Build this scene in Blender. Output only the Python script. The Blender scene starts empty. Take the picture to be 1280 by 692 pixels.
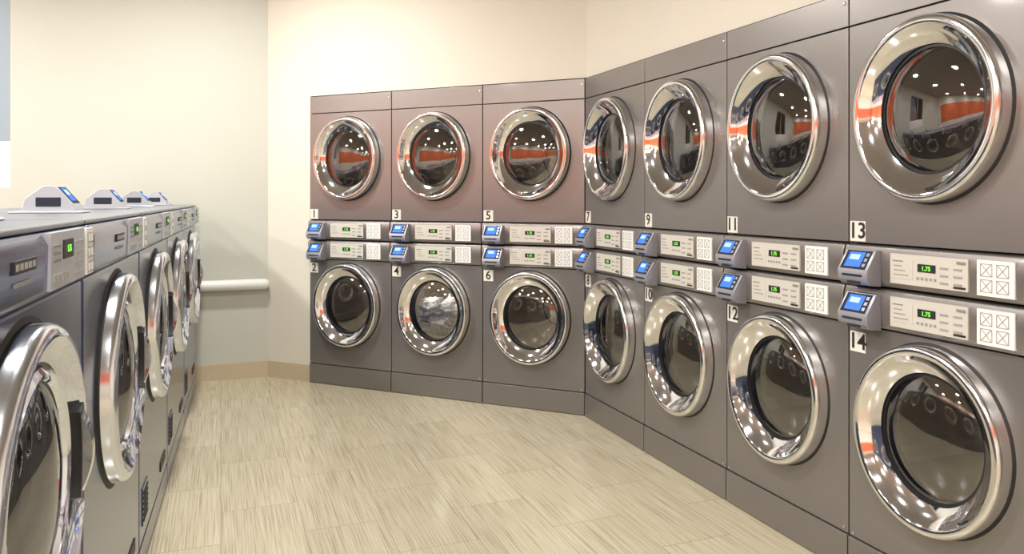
import bpy, bmesh, math, random
from mathutils import Vector, Matrix, noise
random.seed(4)
scene = bpy.context.scene
COL = scene.collection

# ------------------------------------------------------------------ materials
def mat(name, col, rough=.5, metal=0., emis=None, estr=0., coat=0., spec=None):
    m = bpy.data.materials.new(name); m.use_nodes = True
    b = m.node_tree.nodes['Principled BSDF']
    b.inputs['Base Color'].default_value = (*col, 1)
    b.inputs['Roughness'].default_value = rough
    b.inputs['Metallic'].default_value = metal
    b.inputs['Coat Weight'].default_value = coat
    b.inputs['Coat Roughness'].default_value = .08
    if spec is not None: b.inputs['Specular IOR Level'].default_value = spec
    if emis:
        b.inputs['Emission Color'].default_value = (*emis, 1)
        b.inputs['Emission Strength'].default_value = estr
    return m

def add_noise(m, c1, c2, scale=(1,1,1), nscale=5., detail=4., bump=0., rot=0.):
    nt = m.node_tree; N = nt.nodes; L = nt.links; b = N['Principled BSDF']
    tc = N.new('ShaderNodeTexCoord'); mp = N.new('ShaderNodeMapping')
    mp.inputs['Scale'].default_value = scale; mp.inputs['Rotation'].default_value = (0,0,rot)
    no = N.new('ShaderNodeTexNoise'); no.inputs['Scale'].default_value = nscale; no.inputs['Detail'].default_value = detail
    cr = N.new('ShaderNodeMix'); cr.data_type = 'RGBA'
    cr.inputs[6].default_value = (*c1,1); cr.inputs[7].default_value = (*c2,1)
    L.new(tc.outputs['Object'], mp.inputs[0]); L.new(mp.outputs[0], no.inputs['Vector'])
    L.new(no.outputs['Fac'], cr.inputs[0]); L.new(cr.outputs[2], b.inputs['Base Color'])
    if bump:
        bp = N.new('ShaderNodeBump'); bp.inputs['Strength'].default_value = bump; bp.inputs['Distance'].default_value = .002
        L.new(no.outputs['Fac'], bp.inputs['Height']); L.new(bp.outputs[0], b.inputs['Normal'])
    return m

M = {}
M['dryer'] = add_noise(mat('dryer_taupe_metal', (.2,.18,.17), .33, .6, coat=.2), (.24,.222,.213), (.28,.26,.25), nscale=1.5)
M['washer'] = add_noise(mat('washer_slate_metal', (.2,.21,.25), .2, .8, coat=.15), (.075,.105,.20), (.12,.155,.27), nscale=1.5)
M['seam'] = mat('seam_black', (.012,.012,.013), .6)
M['chrome'] = mat('chrome', (.84,.84,.88), .07, 1.)
M['satin'] = mat('satin_silver', (.80,.80,.81), .16, 1.)
M['wchrome'] = mat('washer_chrome', (.74,.79,.9), .06, 1.)
M['wsatin'] = mat('washer_satin_silver', (.72,.76,.84), .16, 1.)
M['rubber'] = mat('gasket_black', (.015,.015,.017), .35)
M['drum'] = add_noise(mat('drum_steel', (.3,.29,.27), .4, .35), (.5,.46,.38), (.72,.67,.57), nscale=6)
M['plate'] = mat('control_plate_beige', (.64,.62,.56), .4, .15)
M['plate_w'] = mat('washer_control_plate', (.46,.48,.53), .35, .3)
M['sticker'] = mat('sticker_white', (.82,.82,.8), .5)
M['ink'] = mat('ink_grey', (.22,.22,.22), .6)
M['inkdark'] = mat('ink_black', (.015,.015,.015), .5)
M['button'] = mat('button_grey', (.33,.32,.30), .4)
M['green'] = mat('led_green', (.1,.6,.05), .4, emis=(.3,1,.1), estr=.8)
M['lcd'] = mat('lcd_blue', (.05,.12,.5), .8, emis=(.06,.2,.85), estr=.85, spec=0.)
M['lcd2'] = mat('lcd_light', (.3,.5,.8), .8, emis=(.35,.65,1.), estr=.8, spec=0.)
M['reader'] = mat('reader_silver', (.34,.34,.39), .35, .5)
M['readerdark'] = mat('reader_dark', (.03,.035,.05), .7, spec=.1)
M['readerw'] = mat('washer_reader_grey', (.42,.45,.49), .35, .2)
M['tag'] = mat('number_tag_ivory', (.75,.72,.65), .5)
M['screw'] = mat('screw_steel', (.6,.6,.6), .3, 1.)
M['wtop'] = mat('washer_top_grey', (.20,.215,.25), .3, .4)

def glass_mat(name, tint, refl):
    m = bpy.data.materials.new(name); m.use_nodes = True
    nt = m.node_tree; N = nt.nodes; L = nt.links; N.clear()
    out = N.new('ShaderNodeOutputMaterial'); mix = N.new('ShaderNodeMixShader')
    tr = N.new('ShaderNodeBsdfTransparent'); tr.inputs[0].default_value = (*tint,1)
    gl = N.new('ShaderNodeBsdfGlossy'); gl.inputs['Roughness'].default_value = .01
    gl.inputs['Color'].default_value = (.95,.95,1,1)
    lw = N.new('ShaderNodeFresnel'); lw.inputs[0].default_value = refl
    L.new(lw.outputs[0], mix.inputs[0]); L.new(tr.outputs[0], mix.inputs[1]); L.new(gl.outputs[0], mix.inputs[2])
    L.new(mix.outputs[0], out.inputs[0]); return m
M['glass'] = glass_mat('door_glass_smoked', (.84,.81,.73), 2.4)
M['wglass'] = glass_mat('washer_door_glass', (.5,.68,1), 2.7)
M['pane'] = glass_mat('window_glass', (.9,.95,1), 1.45)

# ------------------------------------------------------------------ mesh builder
class MB:
    def __init__(s): s.v=[]; s.f=[]; s.m=[]; s.sm=[]; s.mats=[]
    def mi(s,k):
        if k not in s.mats: s.mats.append(k)
        return s.mats.index(k)
    def face(s, idx, k, sm=False): s.f.append(idx); s.m.append(s.mi(k)); s.sm.append(sm)
    def box(s,x0,x1,y0,y1,z0,z1,k):
        b=len(s.v)
        s.v += [(x,y,z) for z in (z0,z1) for y in (y0,y1) for x in (x0,x1)]
        for q in ((0,2,3,1),(4,5,7,6),(0,1,5,4),(2,6,7,3),(0,4,6,2),(1,3,7,5)):
            s.face([b+i for i in q],k)
    def prism(s,poly,x0,x1,k):          # poly in (y,z)
        b=len(s.v); n=len(poly)
        s.v += [(x0,y,z) for y,z in poly]+[(x1,y,z) for y,z in poly]
        s.face([b+i for i in range(n)],k); s.face([b+n+i for i in reversed(range(n))],k)
        for i in range(n):
            j=(i+1)%n; s.face([b+i,b+j,b+n+j,b+n+i],k)
    def quad(s,pts,k):
        b=len(s.v); s.v+=pts; s.face([b,b+1,b+2,b+3],k)
    def lathe(s,cx,cz,rx,rz,prof,n=72,cap=False):   # prof: (r,y,mat for segment to next)
        rings=[]
        for r,y,k in prof:
            b=len(s.v); rings.append(b)
            s.v += [(cx+rx*r*math.cos(2*math.pi*i/n), y, cz+rz*r*math.sin(2*math.pi*i/n)) for i in range(n)]
        for a in range(len(prof)-1):
            for i in range(n):
                j=(i+1)%n
                s.face([rings[a]+i,rings[a]+j,rings[a+1]+j,rings[a+1]+i],prof[a][2],True)
        if cap:
            s.face([rings[-1]+i for i in range(n)],prof[-1][2],True)
    def holeplate(s,x0,x1,z0,z1,y0,y1,cx,cz,rx,rz,k,n=64):
        angs=[2*math.pi*i/n for i in range(n)]
        for X in (x0,x1):
            for Z in (z0,z1): angs.append(math.atan2(Z-cz,X-cx)%(2*math.pi))
        angs=sorted(set(round(a,6) for a in angs)); n=len(angs)
        o=[];h=[]
        for a in angs:
            c,sn=math.cos(a),math.sin(a)
            t=min(((x1-cx)/c if c>1e-9 else (x0-cx)/c if c<-1e-9 else 1e9),((z1-cz)/sn if sn>1e-9 else (z0-cz)/sn if sn<-1e-9 else 1e9))
            o.append((cx+t*c,cz+t*sn)); h.append((cx+rx*c,cz+rz*sn))
        b=len(s.v)
        s.v += [(x,y0,z) for x,z in o]+[(x,y0,z) for x,z in h]+[(x,y1,z) for x,z in o]+[(x,y1,z) for x,z in h]
        for i in range(n):
            j=(i+1)%n
            s.face([b+i,b+j,b+n+j,b+n+i],k)
            s.face([b+i,b+j,b+2*n+j,b+2*n+i],k)
            s.face([b+n+i,b+n+j,b+3*n+j,b+3*n+i],k)
    def mesh(s,name):
        me=bpy.data.meshes.new(name); me.from_pydata(s.v,[],s.f)
        for k in s.mats: me.materials.append(M[k])
        me.polygons.foreach_set('material_index',s.m); me.polygons.foreach_set('use_smooth',s.sm)
        bm=bmesh.new(); bm.from_mesh(me); bmesh.ops.remove_doubles(bm,verts=bm.verts,dist=1e-5)
        bmesh.ops.recalc_face_normals(bm,faces=bm.faces); bm.to_mesh(me); bm.free()
        me.set_sharp_from_angle(angle=math.radians(40)); me.update(); return me

def obj(name, me, parent=None, mtx=None, bevel=0, seg=2):
    o=bpy.data.objects.new(name,me); COL.objects.link(o)
    if parent: o.parent=parent
    if mtx is not None: o.matrix_local=mtx
    if bevel:
        b=o.modifiers.new('bevel','BEVEL'); b.width=bevel; b.segments=seg; b.limit_method='ANGLE'; b.angle_limit=math.radians(50)
        b.harden_normals=True
    return o
def empty(name, mtx):
    e=bpy.data.objects.new(name,None); COL.objects.link(e); e.empty_display_size=.1; e.matrix_world=mtx; return e
def text_mesh(body,size,name,k,align='CENTER'):
    c=bpy.data.curves.new(name,'FONT'); c.body=body; c.size=size; c.extrude=.0006; c.align_x=align; c.align_y='CENTER'; c.resolution_u=3
    c.offset=.0008*size/.06
    o=bpy.data.objects.new(name,c); COL.objects.link(o)
    dg=bpy.context.evaluated_depsgraph_get(); me=bpy.data.meshes.new_from_object(o.evaluated_get(dg)); me.name=name
    bpy.data.objects.remove(o); me.materials.clear(); me.materials.append(M[k])
    me.transform(Matrix.Rotation(math.radians(90),4,'X')); return me
def placed(ox,oy,oz,ang): return Matrix.Translation((ox,oy,oz)) @ Matrix.Rotation(ang,4,'Z')

# ------------------------------------------------------------------ layout numbers
HC=1.293; H=2.0; W=.677
th=math.radians(24.1); th2=math.radians(69.1)
P0=Vector((-1.421,5.354)); d1=Vector((math.cos(th),-math.sin(th))); d2=Vector((math.cos(th2),-math.sin(th2)))
n1=Vector((math.sin(th),math.cos(th))); n2=Vector((math.sin(th2),math.cos(th2)))   # into the wall
P3=P0+d1*3*W

# ------------------------------------------------------------------ dryer meshes
UZ,LZ=1.562,.560; CX=.326; RX,RZ=.260,.284
g=.003
cab=MB()
# shell sides/top/back
cab.box(g,g+.012,.02,.70,0,H,'dryer'); cab.box(W-g-.012,W-g,.02,.70,0,H,'dryer')
cab.box(g,W-g,.02,.70,H-.012,H,'dryer'); cab.box(g,W-g,.69,.70,0,H,'dryer'); cab.box(g,W-g,.03,.70,0,.012,'dryer')
cab_me=cab.mesh('dryer_shell')
back=MB()
back.holeplate(g+.01,W-g-.01,.012,1.0,.024,.03,CX,LZ,RX*.8,RZ*.8,'seam'); back.holeplate(g+.01,W-g-.01,1.0,H-.012,.024,.03,CX,UZ,RX*.8,RZ*.8,'seam')
back_me=back.mesh('dryer_seam_backing')
fr=MB()
fr.box(g,W-g,-.006,.02,.004,.133,'dryer')
fr.holeplate(g,W-g,.138,.862,0,.02,CX,LZ,RX*.9,RZ*.9,'dryer')
fr.holeplate(g,W-g,1.142,1.878,0,.02,CX,UZ,RX*.9,RZ*.9,'dryer')
fr.box(g,W-g,0,.02,1.883,H,'dryer')
fr_me=fr.mesh('dryer_front_panels')
bd=MB()
for z0,z1 in ((.868,.999),(1.005,1.137)):
    bd.prism([(.02,z0),(-.010,z0),(-.022,z0+.02),(-.024,z1-.03),(-.016,z1-.004),(.02,z1)],g,W-g,'dryer')
bd_me=bd.mesh('dryer_control_bands')
RING=[(1.03,0.001,'seam'),(1.0,-.004,'satin'),(1.0,-.036,'satin'),(.992,-.048,'satin'),(.975,-.055,'satin'),(.95,-.058,'chrome'),(.905,-.056,'chrome'),(.89,-.052,'chrome'),(.85,-.037,'chrome'),(.80,-.024,'chrome'),(.75,-.014,'chrome'),(.70,-.007,'rubber'),(.695,.0,'rubber'),(.66,.0,'rubber')]
def ringmesh(cz):
    r=MB(); r.lathe(CX,cz,RX,RZ,RING); 
    return r.mesh('dryer_door_ring')
def glassmesh(cz):
    r=MB(); r.lathe(CX,cz,RX,RZ,[(.665,.0,'glass'),(.6,-.010,'glass'),(.45,-.022,'glass'),(.28,-.029,'glass'),(.12,-.032,'glass'),(.02,-.033,'glass')],cap=True); return r.mesh('dryer_door_glass')
def drummesh(cz):
    r=MB(); r.lathe(CX,cz,RX,RZ,[(.66,.0,'rubber'),(.66,.05,'drum'),(.98,.09,'drum'),(.98,.46,'drum'),(.9,.5,'drum'),(.45,.5,'seam'),(.4,.49,'drum'),(.05,.49,'drum')],cap=True)
    for a in (90,210,330):
        c,s_=math.cos(math.radians(a)),math.sin(math.radians(a))
        x=CX+RX*.84*c; z=cz+RZ*.84*s_
        r.box(x-.02,x+.02,.1,.46,z-.02,z+.02,'drum')
    return r.mesh('dryer_drum')
ring_me=[ringmesh(UZ),ringmesh(LZ)]; glass_me=[glassmesh(UZ),glassmesh(LZ)]; drum_me=[drummesh(UZ),drummesh(LZ)]

def controls():
    b=MB()
    for z0 in (.868,1.005):
        y=-.0255
        D=.035
        # plate
        b.box(.165+D,.435+D,y-.003,y+.01,z0+.018,z0+.112,'plate')
        b.box(.172+D,.250+D,y-.0045,y,z0+.035,z0+.095,'plate')
        b.box(.268+D,.330+D,y-.005,y,z0+.062,z0+.086,'inkdark')
        for i in range(3):
            for j in range(2):
                b.box(.345+D+j*.045,.372+D+j*.045,y-.0045,y,z0+.032+i*.022,z0+.038+i*.022,'button')
        for i in range(5): b.box(.264+D+i*.015,.272+D+i*.015,y-.005,y,z0+.038,z0+.046,'button')
        for i in range(3): b.box(.18+D,.235+D-.012*i,y-.005,y,z0+.045+i*.014,z0+.049+i*.014,'button')
        b.box(.176+D,.215+D,y-.005,y,z0+.088,z0+.092,'ink'); b.box(.40+D,.428+D,y-.005,y,z0+.095,z0+.103,'ink')
        b.box(.39+D,.428+D,y-.005,y,z0+.024,z0+.03,'inkdark')
        # sticker
        E=.035
        b.box(.462+E,.572+E,y-.002,y+.01,z0+.014,z0+.114,'sticker')
        for i in range(2):
            for j in range(2):
                x=.472+E+i*.048; z=z0+.024+j*.044; t=.0018; s_=.036
                for (a0,a1,c0,c1) in ((x,x+s_,z,z+t),(x,x+s_,z+s_-t,z+s_),(x,x+t,z,z+s_),(x+s_-t,x+s_,z,z+s_)):
                    b.box(a0,a1,y-.003,y,c0,c1,'button')
                for sg in (1,-1):
                    q=.003
                    za,zb=(z,z+s_) if sg==1 else (z+s_,z)
                    b.quad([(x,y-.0028,za),(x+q,y-.0028,za),(x+s_,y-.0028,zb),(x+s_-q,y-.0028,zb)],'button')
    # screws
    for (x,z) in ((.657,.155),(.657,1.965),(.02,.150)):
        b.lathe(x,z,.006,.006,[(1,0,'screw'),(.9,-.003,'screw'),(.1,-.004,'screw')],n=12,cap=True)
    return b.mesh('dryer_controls')
ctl_me=controls()
led_me=text_mesh('1.75',.019,'dryer_price_digits','green')

def reader(z0):
    b=MB(); x0,x1=.034,.158; y=-.02
    prof=[(y,z0),(y-.045,z0+.004),(y-.062,z0+.02),(y-.064,z0+.052),(y-.022,z0+.118),(y,z0+.118)]
    b.prism(prof,x0,x1,'reader')
    p=Vector((0,y-.064,z0+.052)); q=Vector((0,y-.022,z0+.118)); nn=Vector((0,-(q-p).z,(q-p).y)).normalized()
    def on(t,x,off): 
        v=p.lerp(q,t)+nn*off; return (x,v.y,v.z)
    def slab(xa,xb,ta,tb,off,k):
        b.quad([on(ta,xa,off),on(ta,xb,off),on(tb,xb,off),on(tb,xa,off)],k)
    slab(x0+.010,x1-.010,.06,.94,.0012,'readerdark')
    slab(x0+.024,x1-.034,.16,.86,.0022,'lcd')
    slab(x0+.034,x1-.050,.5,.74,.0030,'lcd2')
    for i in range(3): slab(x1-.028,x1-.016,.18+i*.25,.33+i*.25,.0022,'reader')
    b.box(x0+.02,x1-.02,y-.0655,y-.06,z0+.032,z0+.040,'readerdark')
    b.box(x0+.035,x1-.035,y-.058,y-.04,z0+.008,z0+.018,'readerdark')
    return b.mesh('card_reader_body')
rd_me=[reader(1.004),reader(.862)]
tag=MB(); 
for z in (1.18,.805): tag.box(.008,.008+.066,-.002,.004,z-.034,z+.034,'tag')
tag_me=tag.mesh('number_tag')

def add_drum_fill(e,x,z,p,name):  # added fill light that brightens the drum inside, not a dryer part
    l=bpy.data.lights.new('drum_lamp','POINT'); l.energy=p; l.shadow_soft_size=.03; l.color=(1,.9,.72) if p<1 else (1,.97,.93)
    o=bpy.data.objects.new(name,l); COL.objects.link(o); o.parent=e; o.location=(x,.10,z)
def make_dryer(origin, ang, nums):
    e=empty('stacked_dryer', placed(origin.x,origin.y,0,ang))
    obj('shell',cab_me,e); obj('seam_backing',back_me,e)
    obj('front_panels',fr_me,e,bevel=.006,seg=3); obj('control_bands',bd_me,e,bevel=.004)
    for i,n in enumerate(('upper','lower')):
        obj('door_ring_'+n,ring_me[i],e); obj('door_glass_'+n,glass_me[i],e); obj('drum_'+n,drum_me[i],e)
        add_drum_fill(e,CX,(UZ,LZ)[i]+.205,(1.2 if nums[i]==4 else (.06,.19)[i]),'drum_lamp_'+n)  # added fill, strongest in the drum holding the laundry
        obj('card_reader_'+n,rd_me[i],e,bevel=.004)
        obj('price_digits_'+n,led_me,e,Matrix.Translation((.334,-.0315,(1.005,.868)[i]+.073)))
        z=(1.18,.805)[i]
        obj('number_'+n,text_mesh(str(nums[i]),.075,'number_digits','inkdark'),e,Matrix.Translation((.041,-.0028,z)))
    obj('number_tags',tag_me,e); obj('control_panel',ctl_me,e)
    return e
dry=[]
for i in range(3):
    dry.append(make_dryer(P0+d1*W*i,-th,(2*i+1,2*i+2)))
for i in range(5):
    dry.append(make_dryer(P3+d2*(W*i+.004),-th2,(7+2*i,8+2*i)))

# ------------------------------------------------------------------ laundry in dryer 4
def laundry():
    bm=bmesh.new()
    for k in range(16):
        t=bmesh.ops.create_icosphere(bm,subdivisions=4,radius=1)
        cx=random.uniform(-.13,.13); cz=random.uniform(-.15,.03); cy=random.uniform(.05,.10)
        s=Vector((random.uniform(.055,.085),.045,random.uniform(.025,.05)))
        off=Vector((k*7.1,k*3.3,k))
        for v in t['verts']:
            p=v.co.copy(); d=noise.fractal(p*1.8+off,1,2,4)*.5+abs(noise.noise(p*3.6+off))*.7
            v.co=Vector((cx+p.x*s.x*(1+d),max(cy+p.y*s.y*(1+d),-.004),cz+p.z*s.z*(1+d)))
            rr=math.hypot(v.co.x,v.co.z); lim=.165 if v.co.y<.1 else .235
            if rr>lim: v.co.x*=lim/rr; v.co.z*=lim/rr
    for f in bm.faces: f.smooth=True
    me=bpy.data.meshes.new('laundry'); bm.to_mesh(me); bm.free()
    m=mat('laundry_cloth',(.6,.6,.6),.9)
    nt=m.node_tree; N=nt.nodes; L=nt.links
    vo=N.new('ShaderNodeTexVoronoi'); vo.inputs['Scale'].default_value=18
    tc=N.new('ShaderNodeTexCoord'); cr=N.new('ShaderNodeValToRGB')
    cr.color_ramp.elements[0].color=(.18,.19,.23,1); cr.color_ramp.elements[1].color=(.93,.95,1,1); cr.color_ramp.elements[1].position=.4
    L.new(tc.outputs['Object'],vo.inputs['Vector']); L.new(vo.outputs['Color'],cr.inputs[0]); L.new(cr.outputs[0],N['Principled BSDF'].inputs['Base Color'])
    me.materials.append(m); return me
obj('laundry',laundry(),dry[1],Matrix.Translation((CX,.01,LZ)))

# ------------------------------------------------------------------ washers
WW=.905; WH=1.245; WD=.70; wcx=.445; wcz=.800; wrx,wrz=.290,.283
ph=math.radians(108.9); wd=Vector((math.cos(ph),math.sin(ph))); wn=Vector((-math.sin(ph),math.cos(ph)))
sh=MB()
sh.box(.004,.016,.02,WD,0,WH-.014,'washer'); sh.box(WW-.016,WW-.004,.02,WD,0,WH-.014,'washer'); sh.box(.004,WW-.004,WD-.012,WD,0,WH-.014,'washer')
sh.box(.004,WW-.004,.02,WD,0,.02,'washer')
sh.box(.002,WW-.002,-.005,WD,WH-.012,WH,'wtop')
sh_me=sh.mesh('washer_shell')
bk=MB(); bk.holeplate(.016,WW-.016,.02,WH-.03,.024,.03,wcx,wcz,wrx*.9,wrz*.9,'seam'); bk_me=bk.mesh('washer_seam_backing')
wf=MB()
wf.box(.004,WW-.004,0,.02,.004,.10,'washer')
wf.holeplate(.004,WW-.004,.104,1.113,0,.02,wcx,wcz,wrx*.96,wrz*.96,'washer')
wf.prism([(.02,1.118),(-.006,1.118),(-.020,1.128),(-.022,1.21),(-.010,1.232),(.02,1.232)],.004,WW-.004,'washer')
wf_me=wf.mesh('washer_front_panels')
def wdoor():
    b=MB()
    b.lathe(wcx,wcz,wrx,wrz,[(1.06,.001,'seam'),(1.01,-.003,'seam'),(1.0,-.008,'wsatin'),(1.0,-.026,'wsatin'),(.985,-.038,'wsatin'),(.96,-.044,'wchrome'),(.915,-.045,'wchrome'),(.88,-.036,'wchrome'),(.82,-.024,'wchrome'),(.77,-.018,'rubber'),(.745,-.016,'rubber'),(.74,-.022,'wchrome'),(.70,-.030,'wchrome'),(.67,-.024,'wchrome'),(.66,-.016,'rubber'),(.64,-.012,'rubber')],n=96)
    # handle: arched grip over a dark scoop
    n=14
    for (ra,rb,y0,y1,k) in ((.77,.885,-.045,-.018,'rubber'),(.785,.875,-.062,-.040,'wchrome')):
        for i in range(n):
            a0=math.radians(-22+44*i/n); a1=math.radians(-22+44*(i+1)/n)
            if k=='wchrome':
                f0=math.sin(math.pi*i/n); f1=math.sin(math.pi*(i+1)/n)
            else: f0=f1=1
            pts=[]
            for (a,f) in ((a0,f0),(a1,f1)):
                for r in (ra,rb):
                    for y in (y0*f+y1*(1-f),y1):
                        pts.append((wcx+wrx*r*math.cos(a),y,wcz+wrz*r*math.sin(a)))
            s0=len(b.v); b.v+=pts
            for q in ((0,2,6,4),(1,5,7,3),(0,4,5,1),(2,3,7,6)): b.face([s0+j for j in q],k,True)
            if i in (0,n-1):
                e_=(0,1,3,2) if i==0 else (4,6,7,5); b.face([s0+j for j in e_],k)
    return b.mesh('washer_door_ring')
wd_me=wdoor()
b=MB(); b.lathe(wcx,wcz,wrx,wrz,[(.65,-.014,'wglass'),(.58,-.022,'wglass'),(.45,-.031,'wglass'),(.28,-.038,'wglass'),(.12,-.041,'wglass'),(.02,-.042,'wglass')],cap=True); wg_me=b.mesh('washer_door_glass')
b=MB(); b.lathe(wcx,wcz,wrx,wrz,[(.64,-.012,'rubber'),(.62,.03,'rubber'),(.72,.06,'drum'),(.9,.08,'drum'),(.9,.45,'drum'),(.8,.48,'drum'),(.05,.48,'drum')],cap=True)
for a in (30,150,270):
    x=wcx+wrx*.78*math.cos(math.radians(a)); z=wcz+wrz*.78*math.sin(math.radians(a)); b.box(x-.02,x+.02,.1,.45,z-.02,z+.02,'drum')
wdr_me=b.mesh('washer_drum')
b=MB(); y=-.023; U=.028
b.box(.51,.79,y-.003,y+.01,1.102+U,1.203+U,'plate_w')
b.box(.60,.68,y-.005,y,1.152+U,1.187+U,'inkdark')
for i in range(4):
    for j in range(2): b.box(.70+j*.04,.728+j*.04,y-.005,y,1.113+i*.02+U,1.120+i*.02+U,'button')
for i in range(4): b.box(.53+i*.03,.548+i*.03,y-.005,y,1.115+U,1.128+U,'button')
for i in range(3): b.box(.525,.575,y-.005,y,1.15+i*.013+U,1.155+i*.013+U,'ink')
b.box(.815,.885,y-.003,y+.01,1.102+U,1.2+U,'sticker')
for i in range(2):
    for j in range(3): b.box(.823+i*.03,.846+i*.03,y-.0045,y,1.107+j*.031+U,1.129+j*.031+U,'button'); 
for i in range(2):
    for j in range(3): b.box(.826+i*.03,.843+i*.03,y-.0055,y,1.110+j*.031+U,1.126+j*.031+U,'sticker')
b.box(.30,.42,y-.002,y+.01,1.178,1.198,'inkdark')
for i in range(5): b.box(.305+i*.023,.32+i*.023,y-.003,y,1.183,1.193,'button')
b.box(.31,.40,y-.002,y+.01,1.158,1.165,'ink')
# drain filter grille
b.box(.07,.20,-.004,.004,.16,.29,'washer')
for i in range(6): b.box(.08,.19,-.006,0,.172+i*.019,.180+i*.019,'seam')
b.box(.62,.80,-.003,.004,.16,.20,'inkdark')
wct_me=b.mesh('washer_controls')
wled_me=text_mesh('1.75',.018,'washer_price_digits','green')
b=MB()      # card reader on top: wedge leaning toward the aisle
x0=.765; x1=.885; zt=WH
b.prism([(.16,zt),(.165,zt+.026),(.215,zt+.086),(.25,zt+.086),(.30,zt+.045),(.31,zt)],x0,x1,'readerw')
p=Vector((0,.165,zt+.026)); q=Vector((0,.215,zt+.086)); nn=Vector((0,-(q-p).z,(q-p).y)).normalized()
def on(t,x,off):
    v=p.lerp(q,t)+nn*off; return (x,v.y,v.z)
for (xa,xb,ta,tb,of,k) in ((x0+.010,x1-.010,.08,.92,.001,'readerdark'),(x0+.02,x1-.035,.2,.85,.002,'lcd'),(x0+.03,x1-.05,.5,.75,.003,'lcd2')):
    b.quad([on(ta,xa,of),on(ta,xb,of),on(tb,xb,of),on(tb,xa,of)],k)
b.box(x0-.015,x1,.14,.34,zt,zt+.007,'readerw')
b.box(x0-.0015,x0+.01,.20,.27,zt+.02,zt+.05,'readerdark')
wr_me=b.mesh('washer_card_reader')
def make_washer(ox,oy,ang):
    e=empty('front_load_washer',placed(ox,oy,0,ang))
    obj('shell',sh_me,e,bevel=.005); obj('seam_backing',bk_me,e); obj('front_panels',wf_me,e,bevel=.008,seg=3)
    obj('door_ring',wd_me,e); obj('door_glass',wg_me,e); obj('drum',wdr_me,e); obj('control_panel',wct_me,e)
    obj('price_digits',wled_me,e,Matrix.Translation((.64,-.029,1.169+U))); obj('card_reader',wr_me,e,bevel=.004)
SPY=.865
for i in range(-1,5):
    Y=.832+SPY*i; make_washer(-.343*Y-.374,Y,ph)
for i in range(-1,4):     # back-to-back row facing the other aisle
    Y=.832+SPY*(i+1)-.35; q=Vector((-.343*Y-.374,Y))+wn*(2*WD+.12)
    make_washer(q.x,q.y,ph+math.pi)

# ------------------------------------------------------------------ room
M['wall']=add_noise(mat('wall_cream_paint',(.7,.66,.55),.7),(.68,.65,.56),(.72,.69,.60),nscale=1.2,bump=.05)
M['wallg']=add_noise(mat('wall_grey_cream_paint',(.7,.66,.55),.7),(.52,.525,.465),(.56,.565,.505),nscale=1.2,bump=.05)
M['orange']=add_noise(mat('wall_orange_paint',(.7,.16,.05),.6),(.66,.11,.035),(.74,.15,.05),nscale=1.5)
M['ceil']=mat('ceiling_taupe',(.30,.28,.25),.8)
M['base']=add_noise(mat('baseboard_tan',(.5,.38,.25),.45),(.50,.41,.28),(.58,.48,.34),scale=(3,3,30),nscale=3)
M['white']=mat('white_enamel',(.80,.80,.78),.35)
M['lamp']=mat('lamp_lens',(1,1,1),.3,emis=(1,.95,.88),estr=8)
M['frame']=mat('window_frame_blue_grey',(.28,.34,.40),.4)
CH=3.0
def box_between(name,a,b,z0,z1,thick,outn,k,shift=0.):
    """wall slab whose room face runs a->b; thickness goes along outn"""
    A=Vector(a)+outn*shift; B=Vector(b)+outn*shift; C=B+outn*thick; D=A+outn*thick
    v=[(p.x,p.y,z) for z in (z0,z1) for p in (A,B,C,D)]
    f=[(0,1,2,3),(7,6,5,4),(0,4,5,1),(1,5,6,2),(2,6,7,3),(3,7,4,0)]
    me=bpy.data.meshes.new(name); me.from_pydata(v,[],f); me.materials.append(M[k])
    bm=bmesh.new(); bm.from_mesh(me); bmesh.ops.recalc_face_normals(bm,faces=bm.faces); bm.to_mesh(me); bm.free()
    o=bpy.data.objects.new(name,me); COL.objects.link(o); return o
u=d2.copy(); vv=n2.copy()
sft=.018
def isect(p,d,q,e):
    t=((q-p).x*e.y-(q-p).y*e.x)/(d.x*e.y-d.y*e.x); return p+d*t
K=isect(P0+n1*sft,d1,P3+n2*sft,d2)
C=P0+n1*sft-d1*.388
PW0=P0+n1*sft
box_between('wall_back_left_of_dryers',C,PW0-d1*.004,0,CH,.72,n1,'wall')
wt=box_between('wall_back',PW0-d1*.004,K,H+.008,CH,.12,n1,'wall')
box_between('wall_right',K,K+u*8,H+.008,CH,.12,n2,'wall')
E8=P3+u*(5*W+.01)+n2*sft
box_between('wall_right_near',E8,K+u*8,0,H+.008,.12,n2,'wall')
# enclosing niche behind the machines
n1b=P0+n1*.74; 
box_between('wall_niche_back',n1b-d1*.1,isect(n1b,d1,P3+n2*.74,d2),0,H+.1,.05,n1,'wall')
box_between('wall_niche_right',isect(n1b,d1,P3+n2*.74,d2),P3+n2*.74+u*(5*W+.1),0,H+.1,.05,n2,'wall')
box_between('ceiling_niche_back',PW0-d1*.1+n1*.1,K+n1*.1,H+.008,H+.06,.7,n1,'wall')
box_between('ceiling_niche_right',K+n2*.1,K+n2*.1+u*(5*W+.1),H+.008,H+.06,.7,n2,'wall')
# left facet
L1=C-vv*1.60; L2=C-vv*3.0; L3=C-vv*5.2
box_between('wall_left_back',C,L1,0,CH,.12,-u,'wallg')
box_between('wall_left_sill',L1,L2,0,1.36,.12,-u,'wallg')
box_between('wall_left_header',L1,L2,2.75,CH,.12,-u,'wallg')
box_between('wall_left_end',L2,L3,0,CH,.12,-u,'wallg')
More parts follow.
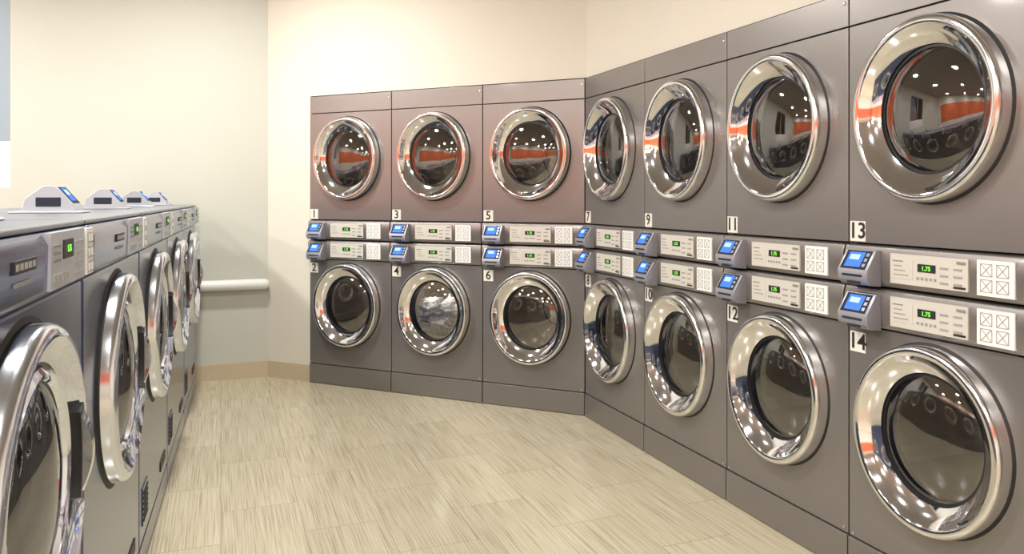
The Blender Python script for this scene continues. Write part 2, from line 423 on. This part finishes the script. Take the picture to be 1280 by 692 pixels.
# window
win=empty('window_1',placed(L1.x,L1.y,0,0))
def wpart(n,a,b,z0,z1,t,k,s=0.):
    o=box_between(n,a,b,z0,z1,t,-u,k,s); o.parent=win; o.matrix_parent_inverse=win.matrix_world.inverted(); return o
wpart('jamb_1',L1,L1-vv*.06,1.66,2.75,.08,'frame',.0); wpart('jamb_2',L2+vv*.06,L2,1.66,2.75,.08,'frame')
wpart('mullion',L1-vv*.68,L1-vv*.73,1.66,2.75,.06,'frame',.01)
wpart('rail_top',L1-vv*.06,L2+vv*.06,2.69,2.75,.08,'frame'); wpart('rail_bottom',L1,L2,1.36,1.66,.08,'white')
wpart('pane',L1-vv*.06,L2+vv*.06,1.66,2.69,.01,'pane',.04)
R9=u*9.5; RA=u*.35
Z0,Z1=1.35,2.5
box_between('wall_left',L3,L3+R9,0,Z0,.12,-vv,'wall'); box_between('wall_left_middle',L3,L3+RA,Z0,Z1,.12,-vv,'wall'); box_between('wall_left_upper',L3+RA,L3+R9,Z0,Z1,.12,-vv,'orange'); box_between('wall_left_top',L3,L3+R9,Z1,CH,.12,-vv,'wall')
N1=L3+R9; N2=isect(K,u,N1,vv)
box_between('wall_near',N1,N2,0,Z0,.12,u,'wall'); box_between('wall_near_upper',N1,N2,Z0,Z1,.12,u,'orange'); box_between('wall_near_top',N1,N2,Z1,CH,.12,u,'wall')
box_between('wall_right_far',K+u*7.9,N2,0,CH,.12,n2,'wall')
# floor / ceiling
def slab(name,pts,z0,z1,k):
    n=len(pts); v=[(p.x,p.y,z0) for p in pts]+[(p.x,p.y,z1) for p in pts]
    f=[list(range(n))[::-1],[n+i for i in range(n)]]+[[i,(i+1)%n,n+(i+1)%n,n+i] for i in range(n)]
    me=bpy.data.meshes.new(name); me.from_pydata(v,[],f); me.materials.append(M[k]); o=bpy.data.objects.new(name,me); COL.objects.link(o); return o
A_=L3-vv*.12-u*1.6; B_=N1-vv*.12+u*.12; C_=N2+vv*1.0+u*.12; D_=isect(A_,vv,C_,u)
M['floor']=mat('floor_vinyl_tile',(.6,.55,.42),.2)
nt=M['floor'].node_tree; N=nt.nodes; L=nt.links; bs=N['Principled BSDF']
tc=N.new('ShaderNodeTexCoord'); mp=N.new('ShaderNodeMapping'); mp.inputs['Rotation'].default_value=(0,0,th2)   # u -> +x
L.new(tc.outputs['Object'],mp.inputs[0])
br=N.new('ShaderNodeTexBrick'); br.inputs['Scale'].default_value=1; br.inputs['Brick Width'].default_value=.61; br.inputs['Row Height'].default_value=.305
br.inputs['Mortar Size'].default_value=.0016; br.inputs['Mortar Smooth'].default_value=.2; br.offset=.5; br.inputs['Bias'].default_value=0
br.inputs['Color1'].default_value=(.0,0,0,1); br.inputs['Color2'].default_value=(1,1,1,1); br.inputs['Mortar'].default_value=(.5,.5,.5,1)
L.new(mp.outputs[0],br.inputs['Vector'])
m2=N.new('ShaderNodeMapping'); m2.inputs['Scale'].default_value=(2.6,190,1); L.new(mp.outputs[0],m2.inputs[0])
# shift grain per tile
va=N.new('ShaderNodeVectorMath'); va.operation='MULTIPLY_ADD'; L.new(br.outputs['Color'],va.inputs[0]); va.inputs[1].default_value=(13,31,0); L.new(m2.outputs[0],va.inputs[2])
no=N.new('ShaderNodeTexNoise'); no.inputs['Scale'].default_value=1.; no.inputs['Detail'].default_value=4; no.inputs['Roughness'].default_value=.6; L.new(va.outputs[0],no.inputs['Vector'])
cr=N.new('ShaderNodeValToRGB'); e=cr.color_ramp.elements
e[0].position=.28; e[0].color=(.31,.25,.155,1); e[1].position=.70; e[1].color=(.66,.60,.455,1)
e.new(.48).color=(.53,.468,.335,1)
L.new(no.outputs['Fac'],cr.inputs[0])
mx=N.new('ShaderNodeMix'); mx.data_type='RGBA'; mx.blend_type='MULTIPLY'; mx.inputs[0].default_value=1
tone=N.new('ShaderNodeMapRange'); tone.inputs[3].default_value=.94; tone.inputs[4].default_value=1.03; L.new(br.outputs['Color'],tone.inputs[0])
L.new(cr.outputs[0],mx.inputs[6]); L.new(tone.outputs[0],mx.inputs[7])
mm=N.new('ShaderNodeMix'); mm.data_type='RGBA'; L.new(br.outputs['Fac'],mm.inputs[0]); L.new(mx.outputs[2],mm.inputs[6]); mm.inputs[7].default_value=(.34,.28,.19,1)
L.new(mm.outputs[2],bs.inputs['Base Color'])
slab('floor',[A_,B_,C_,D_],-.08,0,'floor')
slab('ceiling',[A_,B_,C_,D_],CH,CH+.08,'ceil')
# baseboards
def bb(name,a,b,outn):
    box_between(name,a,b,0,.115,.012,-outn,'base'); 
bb('baseboard_back',C+d1*.0,PW0-d1*.006,n1); bb('baseboard_left',C,L3,-u)
# bumper rail
def rail():
    a=C-vv*.0; Lr=2.6
    me=MB()
    n=20; r=.037; prof=[(-.0,.001),(0,.55),(.008,.8),(.02,.95),(.036,1)]
    st=[(-t_,f) for t_,f in prof]+[(-Lr,1),(-Lr,.001)]
    for s_,f in st:
        for i in range(n):
            an=2*math.pi*i/n; c=a+vv*s_+u*(.055+r*f*math.cos(an)); me.v.append((c.x,c.y,.676+r*f*math.sin(an)))
    for k_ in range(len(st)-1):
        for i in range(n):
            j=(i+1)%n; me.face([k_*n+i,k_*n+j,(k_+1)*n+j,(k_+1)*n+i],'white',True)
    for s_ in (-.15,-.9,-1.8):
        c=a+vv*s_
        p=[c+vv*.02,c-vv*.02,c-vv*.02+u*.03,c+vv*.02+u*.03]; bidx=len(me.v)
        me.v+=[(q.x,q.y,z) for z in (.655,.697) for q in p]
        for q in ((0,1,2,3),(4,5,6,7),(0,1,5,4),(1,2,6,5),(2,3,7,6),(3,0,4,7)): me.face([bidx+i for i in q],'white')
    obj('trim_bumper_rail',me.mesh('bumper_rail'))
rail()

# ------------------------------------------------------------------ lights
lens=MB(); lens.lathe(0,0,.12,.12,[(1.0,0,'lamp'),(.05,0,'lamp')],n=32,cap=True); lens_me=lens.mesh('downlight_lens')
trim=MB(); trim.lathe(0,0,.16,.16,[(1.0,0,'white'),(.97,-.012,'white'),(.8,-.012,'white'),(.76,.0,'white')],n=32); trim_me=trim.mesh('downlight_trim')
rx=Matrix.Rotation(math.radians(90),4,'X')   # lathe -y -> -z
def downlight(x,y,p):
    e=empty('ceiling_downlight',Matrix.Translation((x,y,CH)))
    obj('trim_ring',trim_me,e,Matrix.Translation((0,0,-.001))@rx); 
    obj('lens',lens_me,e,Matrix.Translation((0,0,-.003))@rx)
    l=bpy.data.lights.new('downlight_lamp','AREA'); l.shape='DISK'; l.size=.26; l.energy=p; l.color=(1,.98,.925)
    o=bpy.data.objects.new('lamp',l); COL.objects.link(o); o.parent=e; o.location=(0,0,-.016)
cnt=0
base=C-vv*.4+u*1.35
for i in range(4):
    for j in range(-2,3):
        q=base+u*(i*2.2)+vv*(j*2.0)
        # keep clear of the visible walls
        if (q-K).dot(n2)>-.75 or (q-PW0).dot(n1)>-1.2 or (q-C).dot(-u)>-1.2 or (q-L3).dot(-vv)>-.3 or (q-N1).dot(u)>-.3: continue
        cnt+=1; downlight(q.x,q.y,50)
print('LIGHTS',cnt)
w=bpy.data.worlds.new('world'); scene.world=w; w.use_nodes=True
bg=w.node_tree.nodes['Background']; bg.inputs[0].default_value=(.35,.45,.62,1); bg.inputs[1].default_value=.6

# ------------------------------------------------------------------ camera
cam=bpy.data.cameras.new('camera'); co=bpy.data.objects.new('camera',cam); COL.objects.link(co)
co.location=(0,0,HC); co.rotation_euler=(math.radians(90),0,0)
cam.sensor_width=36; cam.sensor_fit='HORIZONTAL'; cam.lens=953/1280*36; cam.shift_y=-99/1280; cam.clip_start=.02
scene.camera=co
scene.view_settings.view_transform='Standard'
scene.view_settings.look='None'
scene.view_settings.exposure=0
